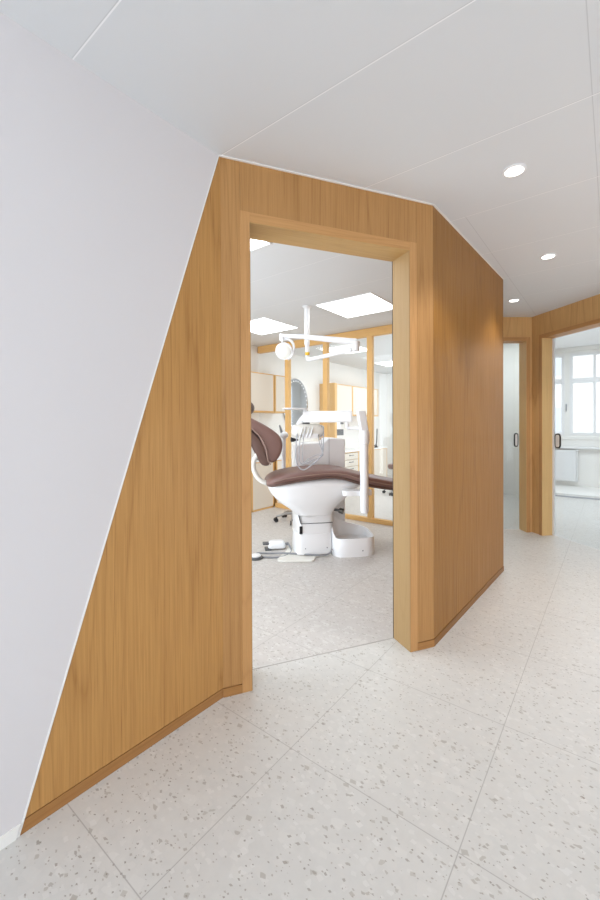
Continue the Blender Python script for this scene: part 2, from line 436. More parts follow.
# ---- far walls D and E with doorways
def far_wall(name, fname, rz, flip, L, x0, x1, num):
    # local x from K along the wall; corridor at local y<0 when flip=1
    g = []
    w = MB(); s = flip
    def bx(a, b, z0, z1, y0=0, y1=.13):
        ya, yb = (y0, y1) if s > 0 else (-y1, -y0)
        w.box(a, b, ya, yb, z0, z1)
    bx(0, x0-.04, 0, HE); bx(x1+.04, L, 0, HE); bx(x0-.04, x1+.04, DH+.042, HE)
    struct(w.build(name, 'oak_far', loc=(K[0], K[1], 0), rot=(0, 0, rz)))
    root = bpy.data.objects.new('door_%d' % num, None); COL.objects.link(root); root.location = (K[0], K[1], 0); root.rotation_euler = (0, 0, rz); struct(root)
    for (a_, b_, z0, z1, nm, mt) in ((x0-.04, x0, 0, DH+.04, 'jamb', 'oak_solid'), (x1, x1+.04, 0, DH+.04, 'jamb', 'oak_solid'), (x0, x1, DH, DH+.04, 'head', 'oak_solid_x')):
        w = MB(); bx(a_, b_, z0, z1, -.012, .135); w.build(nm, mt, root, bevel=.001)
    w = MB(); bx(x0, x0+.003, 0, DH, -.01, .134); w.build('lining', 'lining_far', root)
    return root
rD = math.atan2(dD.y, dD.x); rE = math.atan2(dE.y, dE.x)
far_wall('wall_far', 'x', rD, -1, 1.14, .065, .97, 2)
far_wall('wall_right', 'x', rE, 1, 2.95, .15, 1.26, 3)

def sliding_glass(name, label, rz, flip, x0, x1):
    t = thing(name, label, 'glass door', (K[0], K[1], 0), rz, 'sliding glass doors')
    s = flip; y0, y1 = (.118, .128)
    if s < 0: y0, y1 = -y1, -y0
    w = MB(); w.box(x0, x1, y0, y1, .006, DH-.004); w.build('glass_pane', 'door_glass', t)
    if s > 0:
        w = MB(); w.box(x0, x0+.022, y0-.004, y1+.004, .004, DH-.004); w.build('edge_profile', 'white_metal', t)
    # oval pull
    hx = x0+(.065 if s > 0 else .042); hw = .030 if s > 0 else .018; hz = 1.01; yc = (y0+y1)/2
    pts = []
    for k in range(32):
        a = 2*PI*k/32; c, q = math.cos(a), math.sin(a)
        pts.append((hx+math.copysign(abs(c)**.6, c)*hw, yc, hz+math.copysign(abs(q)**.35, q)*.070))
    w = MB()
    w.tube(pts, .0085, 8, closed=True); w.build('pull_handle', 'black', t, smooth=True)
    w = MB(); w.prism([(p[0], p[2]) for p in pts], yc-.0065, yc+.0065, 'y'); w.build('pull_recess', 'recess', t)
    return t
sliding_glass('sliding_door', 'frameless sliding glass door with dark oval pull, narrow doorway left of the oak corner post', rD, -1, .067, .968)
sliding_glass('sliding_door', 'frameless sliding glass door with oval steel pull before the window room, right of oak post', rE, 1, .152, 1.258)

# ---- front rooms (behind D and E)
w = MB(); w.prism([(.10, 4.20), (.18, 4.16), (.0, 7.72), (-.08, 7.72)], 0, HE); struct(w.build('wall_divider', 'front_wall'))
w = MB(); w.box(-.62, .06, 6.38, 6.45, 0, HE); struct(w.build('wall_back', 'front_wall'))
w = MB(); w.box(-.62, .0, 6.365, 6.38, 0, .08); struct(w.build('baseboard_back', 'skirting'))
w = MB(); w.box(-.375, -.362, 6.372, 6.38, .08, HE-.15); w.box(-.62, -.362, 6.372, 6.38, HE-.16, HE-.15); struct(w.build('trim_5', 'skirting'))
YW = 7.7
# window wall with openings: (x0,x1,z0,z1)
wins = [(-.14, .235, .98, 2.46), (.31, 1.05, .98, 2.46), (1.45, 2.2, .98, 2.46)]
w = MB(); xs = -.62
for (a_, b_, z0, z1) in wins:
    w.box(xs, a_, YW, YW+.18, 0, HE); w.box(a_, b_, YW, YW+.18, 0, z0); w.box(a_, b_, YW, YW+.18, z1, HE); xs = b_
w.box(xs, XR+.1, YW, YW+.18, 0, HE)
struct(w.build('wall_window', 'front_wall'))
for i, (a_, b_, z0, z1) in enumerate(wins):
    root = bpy.data.objects.new('window_%d' % (i+1), None); COL.objects.link(root); root.location = (0, YW, 0); struct(root)
    w = MB(); f = .05; y0, y1 = .0, .06; tz = 1.965
    w.box(a_, a_+f, y0, y1, z0, z1); w.box(b_-f, b_, y0, y1, z0, z1); w.box(a_+f, b_-f, y0, y1, z0, z0+f); w.box(a_+f, b_-f, y0, y1, z1-f, z1)
    w.box(a_+f, b_-f, y0-.01, y1, tz-.045, tz+.045)
    if b_-a_ > .5: w.box((a_+b_)/2-.022, (a_+b_)/2+.022, y0-.006, y1, z0+f, z1-f)
    w.build('window_frame', 'white_metal', root, bevel=.004)
    w = MB(); w.box(a_+f, b_-f, .03, .036, z0+f, z1-f); w.build('pane', 'window_glass', root)
w = MB(); w.box(-.1, XR, YW-.10, YW, .74, .765); struct(w.build('trim_6', 'white_metal', bevel=.003))
w = MB(); w.box(-.1, XR, YW-.02, YW, .9, .96); w.box(-.1, XR, YW-.03, YW, HE-.07, HE); struct(w.build('trim_7', 'front_wall', bevel=.003))
h = thing('window_handle', 'small white lever handle on the narrow window frame beside the glass door', 'handle', (.262, YW, 1.52))
w = MB(); w.box(-.014, .014, -.014, 0, -.05, .05); w.build('backplate', 'white_metal', h, bevel=.004)
w = MB(); w.tube([(0, -.014, .02), (0, -.045, .02), (0, -.05, .0), (0, -.05, -.11)], .010, 10); w.build('lever', 'grey', h, smooth=True)
# radiator
r_ = thing('radiator', 'white flat panel radiator under the window in the room seen through the right doorway', 'radiator', (0, YW, 0))
w = MB(); w.box(.02, .41, -.09, -.05, .15, .71)
for k in range(12): w.box(.03+.031*k, .05+.031*k, -.095, -.09, .17, .69)
w.build('panel', 'white_metal', r_, bevel=.003)
w = MB(); w.tube([(.425, -.07, .72), (.425, -.07, .14), (.425, -.01, .14)], .011, 10); w.ball((.425, -.07, .70), .024, n=12); w.ball((.425, -.07, .17), .02, n=12); w.build('valve_pipe', 'white_metal', r_, smooth=True)
w = MB(); w.box(.1, .13, -.05, 0, .2, .65); w.box(.3, .33, -.05, 0, .2, .65); w.build('bracket', 'white_metal', r_)
# low plinth along the window wall
w = MB(); w.box(-.02, XR, 6.68, YW, 0, .055); struct(w.build('trim_8', 'front_wall', bevel=.004))
w = MB(); w.box(-.02, XR, 6.655, 6.68, 0, .02); struct(w.build('trim_9', 'hose', bevel=.002))

w = MB(); w.box(-.5, XR+.1, -4.3, -4.2, 0, HC); struct(w.build('wall_rear', 'white_wall'))  # unseen end wall, added to keep sky light out of the corridor
# corridor's right side wall
w = MB(); w.box(XR, XR+.1, -4.2, 7.9, 0, HE); struct(w.build('wall_right_side', 'white_wall'))
# house across the street
hs = thing('building', 'pale rendered building seen through the window across the street', 'building', (0, 17, -4))
w = MB(); w.box(-9, 12, 0, 4, 0, 12); w.build('facade', 'facade', hs)
wm = None
for i in range(2, 7):
    for j in range(1, 3):
        if wm is None:
            w = MB(); w.box(0, 1.1, -.03, 0, 0, 1.7); wm = o = w.build('window', 'facade_win', hs)
        else:
            o = wm.copy(); COL.objects.link(o)
        o.location = (-8+2.2*i, 0, 1.2+2.9*j)

# ------------------------------------------------------------------ ceiling lights and added fill lights
def light_panel(x, y, label, s=.6):
    t = thing('ceiling_light', label, 'ceiling light', (x, y, HC), 0, 'square ceiling light panels')
    w = MB(); h_ = s/2
    w.box(-h_-.008, h_+.008, -h_-.008, -h_+.004, -.004, 0); w.box(-h_-.008, h_+.008, h_-.004, h_+.008, -.004, 0)
    w.box(-h_-.008, -h_+.004, -h_, h_, -.004, 0); w.box(h_-.004, h_+.008, -h_, h_, -.004, 0); w.build('rim', 'white_metal', t)
    w = MB(); w.face([(-h_, -h_, -.003), (-h_, h_, -.003), (h_, h_, -.003), (h_, -h_, -.003)]); o = w.build('diffuser', 'panel_light', t)
    return t
light_panel(-1.06, 2.38, 'square white light panel nearest the right door jamb, above the dental chair')
light_panel(-2.36, 2.40, 'square white light panel near the upper cabinets, left of the lamp pole')
light_panel(-1.10, .50, 'square white light panel just visible in the top left corner of the doorway')
for (x, y, lb) in ((-1.10, 4.30, 'square light panel in the back room seen right of the tallest visible post'),
                   (-2.36, 4.30, 'square light panel in the back room seen through the middle glass behind the lamp arm'),
                   (-2.36, 6.10, 'farthest square light panel in the back room seen through the right glass')):
    light_panel(x, y, lb)

def downlight(x, y, label, spot=22):
    t = thing('downlight', label, 'downlight', (x, y, HC), 0, 'round recessed corridor downlights')
    w = MB(); w.lathe([(.050, 0), (.050, -.004), (.040, -.006), (.039, -.002)], n=36); w.build('trim_ring', 'white_metal', t, smooth=True)
    w = MB(); w.lathe([(.0385, -.0055), (.0385, -.0065)], n=36); w.build('diffuser', 'down_light', t)
    ld = bpy.data.lights.new('downlight_beam', 'SPOT'); ld.energy = spot; ld.spot_size = math.radians(96); ld.spot_blend = .5; ld.shadow_soft_size = .03
    ld.color = (1, .98, .95)
    lo = bpy.data.objects.new('downlight_beam', ld); COL.objects.link(lo); lo.location = (x, y, HC-.02)
    return t
downlight(.580, .935, 'round recessed downlight nearest the viewer, largest of the three')
downlight(.582, 2.146, 'round recessed downlight, middle one of the three along the corridor ceiling')
downlight(.178+.02, 3.12, 'round recessed downlight, farthest and smallest, by the end of the oak wall')
ld = bpy.data.lights.new('wall_washer', 'SPOT'); ld.energy = 3; ld.spot_size = math.radians(62); ld.spot_blend = .35; ld.shadow_soft_size = .02; ld.color = (1, .93, .82)
lo = bpy.data.objects.new('wall_washer', ld); COL.objects.link(lo); lo.location = (.38, 2.14, HC-.02)

def area(name, loc, sx, sy, e, rot=(0, 0, 0), col=(1, 1, 1)):
    l = bpy.data.lights.new(name, 'AREA'); l.shape = 'RECTANGLE'; l.size = sx; l.size_y = sy; l.energy = e; l.color = col
    o = bpy.data.objects.new(name, l); COL.objects.link(o); o.location = loc; o.rotation_euler = rot; return o
Q = math.radians(90)
C_ = (.884, .98, 1.10)
area('corridor_top_fill', (1.1, -1.2, HC-.03), 1.6, 3.0, 1, (0, 0, 0), C_)  # added fill from above, behind the viewer; no fixture there
area('corridor_rear_fill', (1.0, -3.9, 1.25), 2.8, 2.3, 84, (Q, 0, 0), C_)  # broad fill added behind the viewer; no window at that end
def point_fill(name, loc, e):  # unseen point light used for fill
    l = bpy.data.lights.new(name, 'POINT'); l.energy = e; l.shadow_soft_size = .25; l.color = C_
    o = bpy.data.objects.new(name, l); COL.objects.link(o); o.location = loc
point_fill('corridor_low_fill', (1.7, -1.6, .7), 2)  # low fill added out of view, hangs in mid-air
point_fill('corridor_far_fill', (2.15, 1.8, .7), 32)  # fill added to brighten the far corridor, no lamp stands here
area('front_room_fill', (1.0, 5.6, HE-.03), 1.6, 1.6, 44, (0, 0, 0), C_)  # area fill added to brighten the window room, no fixture modelled
area('narrow_room_fill', (-.3, 5.1, HE-.03), .4, 1.6, 12, (0, 0, 0), C_)  # unseen fill added for the narrow room
area('treatment_top_fill', (-1.9, 1.0, HC-.03), 1.2, 1.2, 10, (0, 0, 0), C_)  # extra fill added besides the light panels
area('treatment_near_fill', (-2.0, -.55, 1.2), 2.4, 2.2, 50, (Q, 0, 0), C_)  # upright fill added on the hidden side; that wall has no window
area('back_room_top_fill', (-1.8, 5.6, HC-.03), 1.0, 1.0, 11, (0, 0, 0), C_)  # fill added under the back room ceiling, no fixture of its own
area('back_room_side_fill', (-.70, 5.5, 1.2), 3.4, 2.0, 36, (Q, 0, Q), C_)  # sideways fill added for the back room; its wall is windowless

# ------------------------------------------------------------------ glass partition in the treatment room
gp = thing('glass_partition', 'oak framed glass partition behind the dental chair', 'partition', (0, 3.25, 0))
w = MB(); w.box(-3.26, -.66, 0, .06, HC-.10, HC-.002); w.build('top_rail', 'oak_yellow_x', gp, bevel=.001)
w = MB(); w.box(-2.93, -1.10, 0, .06, 0, .052); w.build('bottom_rail', 'oak_yellow_x', gp, bevel=.001)
for px in (-2.70, -2.05, -1.40):
    w = MB(); w.box(px-.034, px+.034, .002, .058, .052, HC-.10); w.build('post', 'oak_yellow', gp, bevel=.001)
for (a_, b_) in ((-3.265, -2.734), (-2.666, -2.084), (-2.016, -1.434), (-1.366, -1.102)):
    w = MB(); z0 = .052 if a_ > -3 else .73
    w.box(a_, b_, .026, .034, z0, HC-.10); w.build('glass_pane', 'glass', gp)

# ------------------------------------------------------------------ cabinets
XW = -3.27
def base_cabinet(y0, y1, label, kind='door'):
    t = thing('base_cabinet', label, 'cabinet', (XW+.003, y0, 0), 0, 'cream base cabinets with oak edges')
    d = .32; W = y1-y0; H = .675
    w = MB(); w.box(0, d-.018, 0, .018, 0, H); w.box(0, d-.018, W-.018, W, 0, H); w.box(0, d-.018, 0, W, 0, .02); w.box(0, .01, 0, W, 0, H); w.box(d-.03, d, 0, .014, 0, H); w.box(d-.03, d, W-.014, W, 0, H); w.box(d-.03, d, 0, W, 0, .022); w.box(d-.03, d, 0, W, H-.012, H)
    w.build('carcass', 'oak_yellow', t, bevel=.001)
    if kind == 'door':
        w = MB(); w.box(d-.016, d-.002, .016, W-.016, .025, H-.014); w.build('door', 'cream', t, bevel=.001)
    else:
        n = 5; hh = (H-.04)/n
        for k in range(n):
            w = MB(); w.box(d-.016, d-.002, .016, W-.016, .026+hh*k, .026+hh*(k+1)-.008); dr = w.build('drawer', 'cream', t, bevel=.001)
            w = MB(); w.tube([(d-.002, W/2-.07, .026+hh*(k+.62)), (d+.018, W/2-.06, .026+hh*(k+.62)), (d+.018, W/2+.06, .026+hh*(k+.62)), (d-.002, W/2+.07, .026+hh*(k+.62))], .006, 8)
            w.build('handle', 'dark_grey', dr, smooth=True)
    return t
base_cabinet(2.20, 2.80, 'cream base cabinet left of the vertical oak seam, under black tap')
base_cabinet(2.803, 3.245, 'cream base cabinet with oak edges behind the headrest, ending at the glass partition')
base_cabinet(3.315, 4.10, 'cream base cabinet in the back room nearest the glass partition')
base_cabinet(4.103, 5.15, 'cream base cabinet in the back room left of the drawer unit')
base_cabinet(5.153, 5.72, 'cream drawer unit with grey handles in the back room', 'drawer')
base_cabinet(5.723, 6.28, 'cream base cabinet right of the drawer unit in the back room')
base_cabinet(6.283, 6.96, 'cream base cabinet at the far right end under black tap')
for (y0, y1, lb) in ((2.20, 3.245, 'white countertop on the base cabinets behind the headrest'), (3.315, 6.97, 'white countertop on the base cabinets of the back room')):
    w = MB(); w.box(XW+.002, XW+.33, y0, y1, .676, .705)
    tag(w.build('countertop', 'counter', bevel=.002), lb, 'countertop', 'white countertops')

def upper_cabinet(y0, y1, label, z0=1.37, z1=1.92):
    t = thing('wall_cabinet', label, 'cabinet', (XW, y0, z0), 0, 'cream wall cabinets with oak edges')
    d = .32; W = y1-y0; H = z1-z0; e = .02
    w = MB(); w.box(.002, d, 0, e, 0, H); w.box(.002, d, W-e, W, 0, H); w.box(.002, d, e, W-e, 0, e); w.box(.002, d, e, W-e, H-e*.6, H); w.box(.002, .012, e, W-e, e, H-e)
    w.build('carcass', 'oak_yellow_y', t, bevel=.001)
    w = MB(); w.box(d-.018, d-.003, e+.001, W-e-.001, e+.001, H-e*.6-.001); w.build('door', 'cream', t, bevel=.001)
    return t
upper_cabinet(1.70, 2.45, 'cream wall cabinet at the left end of the row')
upper_cabinet(2.453, 3.272, 'cream wall cabinet with oak edge above the headrest, left of the partition')
upper_cabinet(3.289, 3.62, 'narrow cream wall cabinet just behind the leftmost partition post')
upper_cabinet(4.94, 5.50, 'cream wall cabinet in the back room beside the oak side panel', z0=1.36)
upper_cabinet(5.503, 6.12, 'cream wall cabinet in the back room, second from the oak side panel', z0=1.36)
upper_cabinet(6.123, 6.56, 'cream wall cabinet in the back room at the right end', z0=1.36)
w = MB(); w.box(XW+.002, XW+.33, 4.87, 4.935, .706, 1.93)
tag(w.build('side_panel', 'oak_yellow', bevel=.001), 'tall oak side panel standing on the countertop beside the back room wall cabinets', 'panel')

# round mirror with a ring of lights
m_ = thing('round_mirror', 'round wall mirror edged with small lights behind the left partition post', 'mirror', (XW+.002, 4.155, 1.535))
w = MB(); w.rings([[(x_, .33*math.cos(2*PI*k/48), .42*math.sin(2*PI*k/48)) for k in range(48)] for x_ in (.002, .02)]); w.build('glass', 'mirror', m_)
w = MB()
w.tube([(.018, .332*math.cos(2*PI*k/48), .422*math.sin(2*PI*k/48)) for k in range(48)], .006, 8, closed=True); w.build('frame', 'steel', m_, smooth=True)
for k in range(32):
    a_ = 2*PI*k/32; w = MB(); w.box(.020, .0222, -.010, .010, -.008, .008, Matrix.Rotation(0, 4, 'X')); 
    o = w.build('led_lamp', 'led', m_, loc=(0, .298*math.cos(a_), .385*math.sin(a_)), rot=(a_, 0, 0))

# taps
def tap(x, y, label, curve=True):
    t = thing('tap', label, 'tap', (x, y, .706), 0, 'black taps on the white countertops')
    w = MB(); w.lathe([(.032, 0), (.032, .006), (.026, .012), (.012, .03), (.011, .05)], n=20); w.build('base', 'black', t, smooth=True)
    w = MB(); w.tube(spline([(0, 0, .03), (-.02, 0, .10), (-.03, 0, .17), (-.035, 0, .27)], 5), .008, 10); w.tube([(0, 0, .02), (.07, .0, .035)], .008, 10); w.build('spout', 'black', t, smooth=True)
    return t
t1 = tap(-3.0, 2.95, 'short black tap on the countertop behind the headrest'); t1.scale = (.9, .9, .62)
t2 = tap(-3.0, 6.55, 'tall thin black tap on the countertop at the far right'); t2.rotation_euler = (0, 0, -PI/2); t2.scale = (1.3, 1.3, 1.45)
for (y, z, h_, lb) in ((3.02, 1.09, .07, 'small black hook on the white wall under the wall cabinets, shorter one'), (3.24-.03, 1.03, .13, 'taller black hook on the white wall beside the partition')):
    t = thing('wall_hook', lb, 'hook', (XW, y, z), 0)
    w = MB(); w.box(0, .008, -.012, .012, 0, h_); w.build('backplate', 'black', t, bevel=.002)
    w = MB(); w.tube([(.008, 0, .01), (.03, 0, .01), (.035, 0, .03)], .006, 8); w.build('peg', 'black', t)
# monitor on the back-room counter
mo = thing('monitor', 'small grey and white screen on black stand beside the back room oak side panel', 'monitor', (-2.99, 5.09, .706))
w = MB(); w.box(-.06, .06, -.13, .02, 0, .012); w.build('foot', 'black', mo, bevel=.003)
w = MB(); w.box(-.012, .012, -.125, -.10, .012, .55); w.build('stand', 'black', mo, bevel=.002)
w = MB(); w.box(-.015, .015, -.10, .02, .41, .55); w.build('housing', 'white', mo, bevel=.004)
w = MB(); w.box(-.012, .012, -.10, .13, .29, .40); w.build('screen', 'dark_grey', mo, bevel=.002)
w = MB(); w.box(-.01, .014, .04, .13, .49, .54); w.build('camera', 'dark_grey', mo, bevel=.002)

# ------------------------------------------------------------------ dental chair (local x = foot end, local y = away from corridor)
O = (-1.246, 1.941); RC = math.radians(47)
ch = thing('dental_chair', 'white dental treatment chair with taupe leather upholstery seen through the doorway', 'dental chair', (O[0], O[1], 0), RC)
P = [(-.49,.662,.685,.15),(-.475,.652,.712,.19),(-.43,.655,.748,.235),(-.33,.678,.778,.255),(-.18,.702,.795,.262),(0,.722,.806,.265),(.12,.722,.808,.265),(.22,.70,.795,.262),(.36,.645,.755,.255),(.55,.61,.708,.245),(.75,.58,.665,.225),(.92,.56,.632,.205),(1.0,.557,.62,.18),(1.04,.567,.605,.12)]
w = MB(); w.rings([sect(x, a_, b_, q, e=.6) for x, a_, b_, q in P]); seat = w.build('seat', 'leather', ch, sub=1)
w = MB(); w.rings([sect(x, a_-.010, a_+.03, q-.008, e=.5) for x, a_, b_, q in P]); w.build('seat_base', 'leather_dark', ch, sub=1)
w = MB(); w.tube([(x, -q-.001, (a_+b_)/2) for x, a_, b_, q in P[2:-1]], .004, 8); w.build('piping', 'piping', seat, smooth=True)
# backrest: cushion in front, shell behind, both reclined to the left
cush = [(-.60,1.245),(-.52,1.205),(-.43,1.15),(-.365,1.095),(-.343,1.03),(-.352,.955),(-.39,.885),(-.45,.842),(-.49,.90),(-.50,.99),(-.545,1.08),(-.63,1.16),(-.80,1.27),(-.97,1.36),(-.95,1.41),(-.78,1.33)]
shell = [(-.45,.842),(-.50,.828),(-.545,.845),(-.562,.90),(-.575,.98),(-.62,1.065),(-.72,1.14),(-.96,1.28),(-.97,1.36),(-.80,1.27),(-.63,1.16),(-.545,1.08),(-.50,.99),(-.49,.90)]
def pad(outline, hw, e=.035, cy=0):
    cx = sum(p[0] for p in outline)/len(outline); cz = sum(p[1] for p in outline)/len(outline)
    R = []
    for (y, s) in ((-hw, .80), (-hw+.012, .92), (-hw+.04, 1.0), (0, 1.0), (hw-.04, 1.0), (hw-.012, .92), (hw, .80)):
        ring = []
        for p in outline:
            dx, dz = p[0]-cx, p[1]-cz; L_ = math.hypot(dx, dz); k = max(.0, (L_-(1-s)*.12)/L_) if L_ > 0 else 1
            ring.append((cx+dx*k, y+cy, cz+dz*k))
        R.append(ring)
    return R
w = MB(); w.rings(pad(cush, .215)); bk = w.build('backrest', 'leather', ch, sub=2)
w = MB(); w.rings(pad(shell, .225)); w.build('backrest_shell', 'leather_dark', ch, sub=2)
w = MB(); w.tube(spline([(-.62,-.222,1.165),(-.545,-.224,1.085),(-.50,-.224,.99),(-.485,-.224,.90),(-.46,-.222,.85)], 6), .006, 8); w.build('piping', 'piping', bk, smooth=True)
w = MB(); w.ball((-.685, -.02, 1.345), .10, (1, 1.5, .75)); hd = w.build('headrest', 'leather_dark', ch, smooth=True)
w = MB(); w.tube([(-.70, 0, 1.31), (-.76, 0, 1.24)], .02, 10); w.build('stem', 'steel', hd)
w = MB(); w.tube(spline([(-.56,-.05,.93),(-.60,-.05,.86),(-.59,-.05,.77),(-.53,-.05,.69),(-.42,-.05,.645)], 6), .022, 14); w.build('back_bracket', 'white_warm', ch, smooth=True)
# body and column
B = [(.722,-.10,.16,.15),(.712,-.25,.25,.20),(.69,-.40,.36,.225),(.660,-.475,.415,.238),(.64,-.475,.405,.238),(.615,-.468,.37,.235),(.56,-.44,.31,.23),(.50,-.38,.22,.215),(.45,-.31,.165,.195),(.41,-.25,.14,.175),(.385,-.23,.13,.165),(.36,-.22,.126,.158)]
w = MB(); w.rings([plan(z, a_, b_, q, e=.62) for z, a_, b_, q in B]); w.build('seat_housing', 'white', ch, sub=1)
w = MB(); w.rings([plan(z, a_, b_, .15, e=.3, yc=.04) for z, a_, b_ in ((.42,-.215,.125),(.305,-.215,.125),(.302,-.205,.12),(.20,-.205,.12),(.19,-.20,.11))]); w.build('column_sleeve', 'white', ch, smooth=True)
w = MB(); w.rings([plan(z, a_, b_, q, e=.3, yc=.045) for z, a_, b_, q in ((.20,-.20,.115,.158),(.19,-.215,.115,.163),(.03,-.225,.118,.168),(.02,-.225,.118,.168))]); w.build('base_box', 'white', ch, smooth=True)
w = MB(); w.box(-.18, .113, -.1145, -.10, .296, .301); w.prism([(-.205, .385), (-.198, .385), (-.178, .305), (-.185, .305)], -.122, -.10, 'y'); w.build('shadow_gap', 'dark_grey', ch)  # dark strip set on the sleeve in place of a shaded gap
w = MB(); w.box(-.192, -.165, -.116, -.1, .205, .275); w.build('socket', 'black', ch, bevel=.003)
for xx in (-.14, .06):
    w = MB(); w.cone((xx, -.125, .075), (xx, -.120, .075), .005); w.build('screw', 'grey', ch)
w = MB(); w.prism([(-.40,-.205),(-.36,-.225),(-.11,-.268),(-.085,-.25),(-.06,-.17),(-.02,-.14),(.10,-.125),(.12,.17),(-.26,.17),(-.29,.06),(-.40,-.16)], 0, .014); w.build('base_plate', 'white_warm', ch, bevel=.005)
# side tray box on the floor
out = []
N_ = 40
for k in range(N_):
    a_ = 2*PI*k/N_; c, q = math.cos(a_), math.sin(a_)
    out.append((.31+math.copysign(abs(c)**.55, c)*.20, -.03+math.copysign(abs(q)**.55, q)*.175))
def rim(p):
    x, y = p
    t_ = max(0, min(1, (y+.16)/.22))
    back = .41 if x < .135 else (.41-(x-.135)/.06*.12 if x < .195 else (.29-(x-.195)/.06*.04 if x < .255 else .25-(x-.255)/.25*.06))
    return .165+(back-.165)*t_
ins = [(.31+(x-.31)*.90, -.03+(y+.03)*.88) for x, y in out]
w = MB(); w.rings([[(x, y, 0) for x, y in out], [(x, y, .03) for x, y in out], [(x, y, rim((x, y))-.006) for x, y in out], [(.31+(x-.31)*.98, -.03+(y+.03)*.975, rim((x, y))) for x, y in out], [(.31+(x-.31)*.94, -.03+(y+.03)*.93, rim((x, y))-.002) for x, y in out], [(x, y, .11) for x, y in ins]])
w.build('base_tray', 'white', ch, smooth=True)
w = MB(); w.cone((.37, -.207, .055), (.37, -.203, .055), .006); w.build('screw', 'grey', ch)
# pivot ledge and knob
w = MB(); w.rings([plan(z, .16, .42, .05, e=.5, yc=-.29) for z in (.575, .582, .612, .618)]); w.build('pivot_plate', 'white', ch, smooth=True)
w = MB(); w.cone((.11, -.05, .41), (.19, -.08, .40), .012); w.build('knob_stem', 'dark_grey', ch)
w = MB(); w.cone((.185, -.075, .402), (.222, -.095, .39), .024, .026); w.build('knob', 'dark_steel', ch, bevel=.003, smooth=True)
# delivery column
CX, CY = .335, -.36
w = MB(); w.lathe([(.012,.425),(.030,.432),(.036,.45),(.036,1.02)], CX, CY, 24); w.build('delivery_column', 'white', ch, smooth=True)
w = MB(); w.lathe([(.034,1.018),(.042,1.025),(.046,1.06),(.046,1.10),(.042,1.135),(.034,1.145)], CX, CY, 24); w.build('column_joint', 'white', ch, smooth=True)
w = MB(); w.rings([[(CX+dx_+a_, CY+b_, z) for a_, b_ in ((-.034*s_,-.03),(.034*s_,-.03),(.034*s_,.03),(-.034*s_,.03))] for dx_, z, s_ in ((.0,1.13,1),(-.012,1.2,1),(-.030,1.30,1.05),(-.032,1.312,.95))]); w.build('upper_arm', 'white', ch, bevel=.008, seg=3, smooth=True)
w = MB(); w.tube([(CX, CY, 1.155), (.20, -.30, 1.165)], .015, 12); w.tube([(.20, -.30, 1.165), (.20, -.30, 1.21)], .018, 12); w.build('link_arm', 'white', ch, smooth=True)
th = math.atan2(.10, -.40)
w = MB()
mt = Matrix.Translation((.245, -.31, 0)) @ Matrix.Rotation(math.atan2(.12, -.41), 4, 'Z')
w.box(0, .43, -.04, .04, 1.212, 1.312, mt); w.build('delivery_beam', 'white', ch, bevel=.012, seg=3, smooth=True)
w = MB(); w.tube(spline([(-.13, -.20, 1.285), (-.17, -.19, 1.25), (-.21, -.18, 1.19)], 5), .026, 12); w.build('beam_link', 'white', ch, smooth=True)
# delivery head
w = MB(); w.tube([(-.275,-.2,1.13),(-.262,-.2,1.13),(-.245,-.2,1.135),(-.20,-.2,1.14),(-.05,-.2,1.14),(-.01,-.2,1.135),(.005,-.2,1.13),(.015,-.2,1.13)], [.012,.045,.058,.06,.06,.056,.045,.012], 20); w.build('delivery_head', 'white_warm', ch, smooth=True)
w = MB(); w.box(-.19, -.05, -.268, -.255, 1.075, 1.115); w.build('control_panel', 'white', ch, bevel=.004)
w = MB(); w.box(-.17, -.11, -.20, -.16, 1.185, 1.215); w.build('display', 'dark_grey', ch, bevel=.004)
w = MB(); w.prism([(-.28,1.085),(-.215,1.065),(-.215,1.055),(-.28,1.04)], -.22, -.18, 'y'); w.build('side_grip', 'black', ch, bevel=.003)
for i, (x0, xe, zl) in enumerate(((-.23, .00, .805), (-.20, -.02, .86), (-.17, -.04, .90))):
    w = MB(); w.tube(spline([(x0, -.25, 1.12), (x0-.015, -.26, 1.0), (x0-.01, -.26, .87), (x0+.04, -.265, zl), (x0+.11, -.265, zl+.03), ((x0+xe)/2+.10, -.26, .93), (xe, -.25, 1.06), (xe+.005, -.24, 1.18)], 7), .0035 if i else .005, 8); w.build('hose', 'hose', ch, smooth=True)
for i in range(4):
    xx = -.215+.03*i
    w = MB(); w.tube([(xx, -.262, 1.07), (xx+.012, -.275, 1.12), (xx+.03, -.27, 1.175)], [.005, .006, .004], 10); w.build('handpiece', 'steel' if i == 1 else 'white', ch, smooth=True)
w = MB(); w.rings([plan(z, -.35, -.13, .10*s_, e=.6, yc=-.2) for z, s_ in ((1.326, .8), (1.332, 1), (1.338, 1.0))]); w.build('tray', 'white_metal', ch, smooth=True)
w = MB(); w.tube([(-.16, -.2, 1.328), (-.13, -.2, 1.29)], .012, 10); w.build('tray_arm', 'white', ch)
# console behind the seat
con = [(-.16,.05),(.35,.05),(.352,1.045),(.20,1.060),(.165,1.052),(.13,1.015),(-.10,1.005),(-.15,.99),(-.165,.95)]
w = MB(); w.prism(con, .30, .56, 'y'); w.build('console', 'white', ch, bevel=.014, seg=3, smooth=True)
w = MB(); w.box(.18, .182, .296, .30, .3, 1.05); w.build('panel_seam', 'grey', ch)
w = MB(); w.box(.05, .12, .1, .32, .5, .62); w.build('console_bracket', 'white', ch)
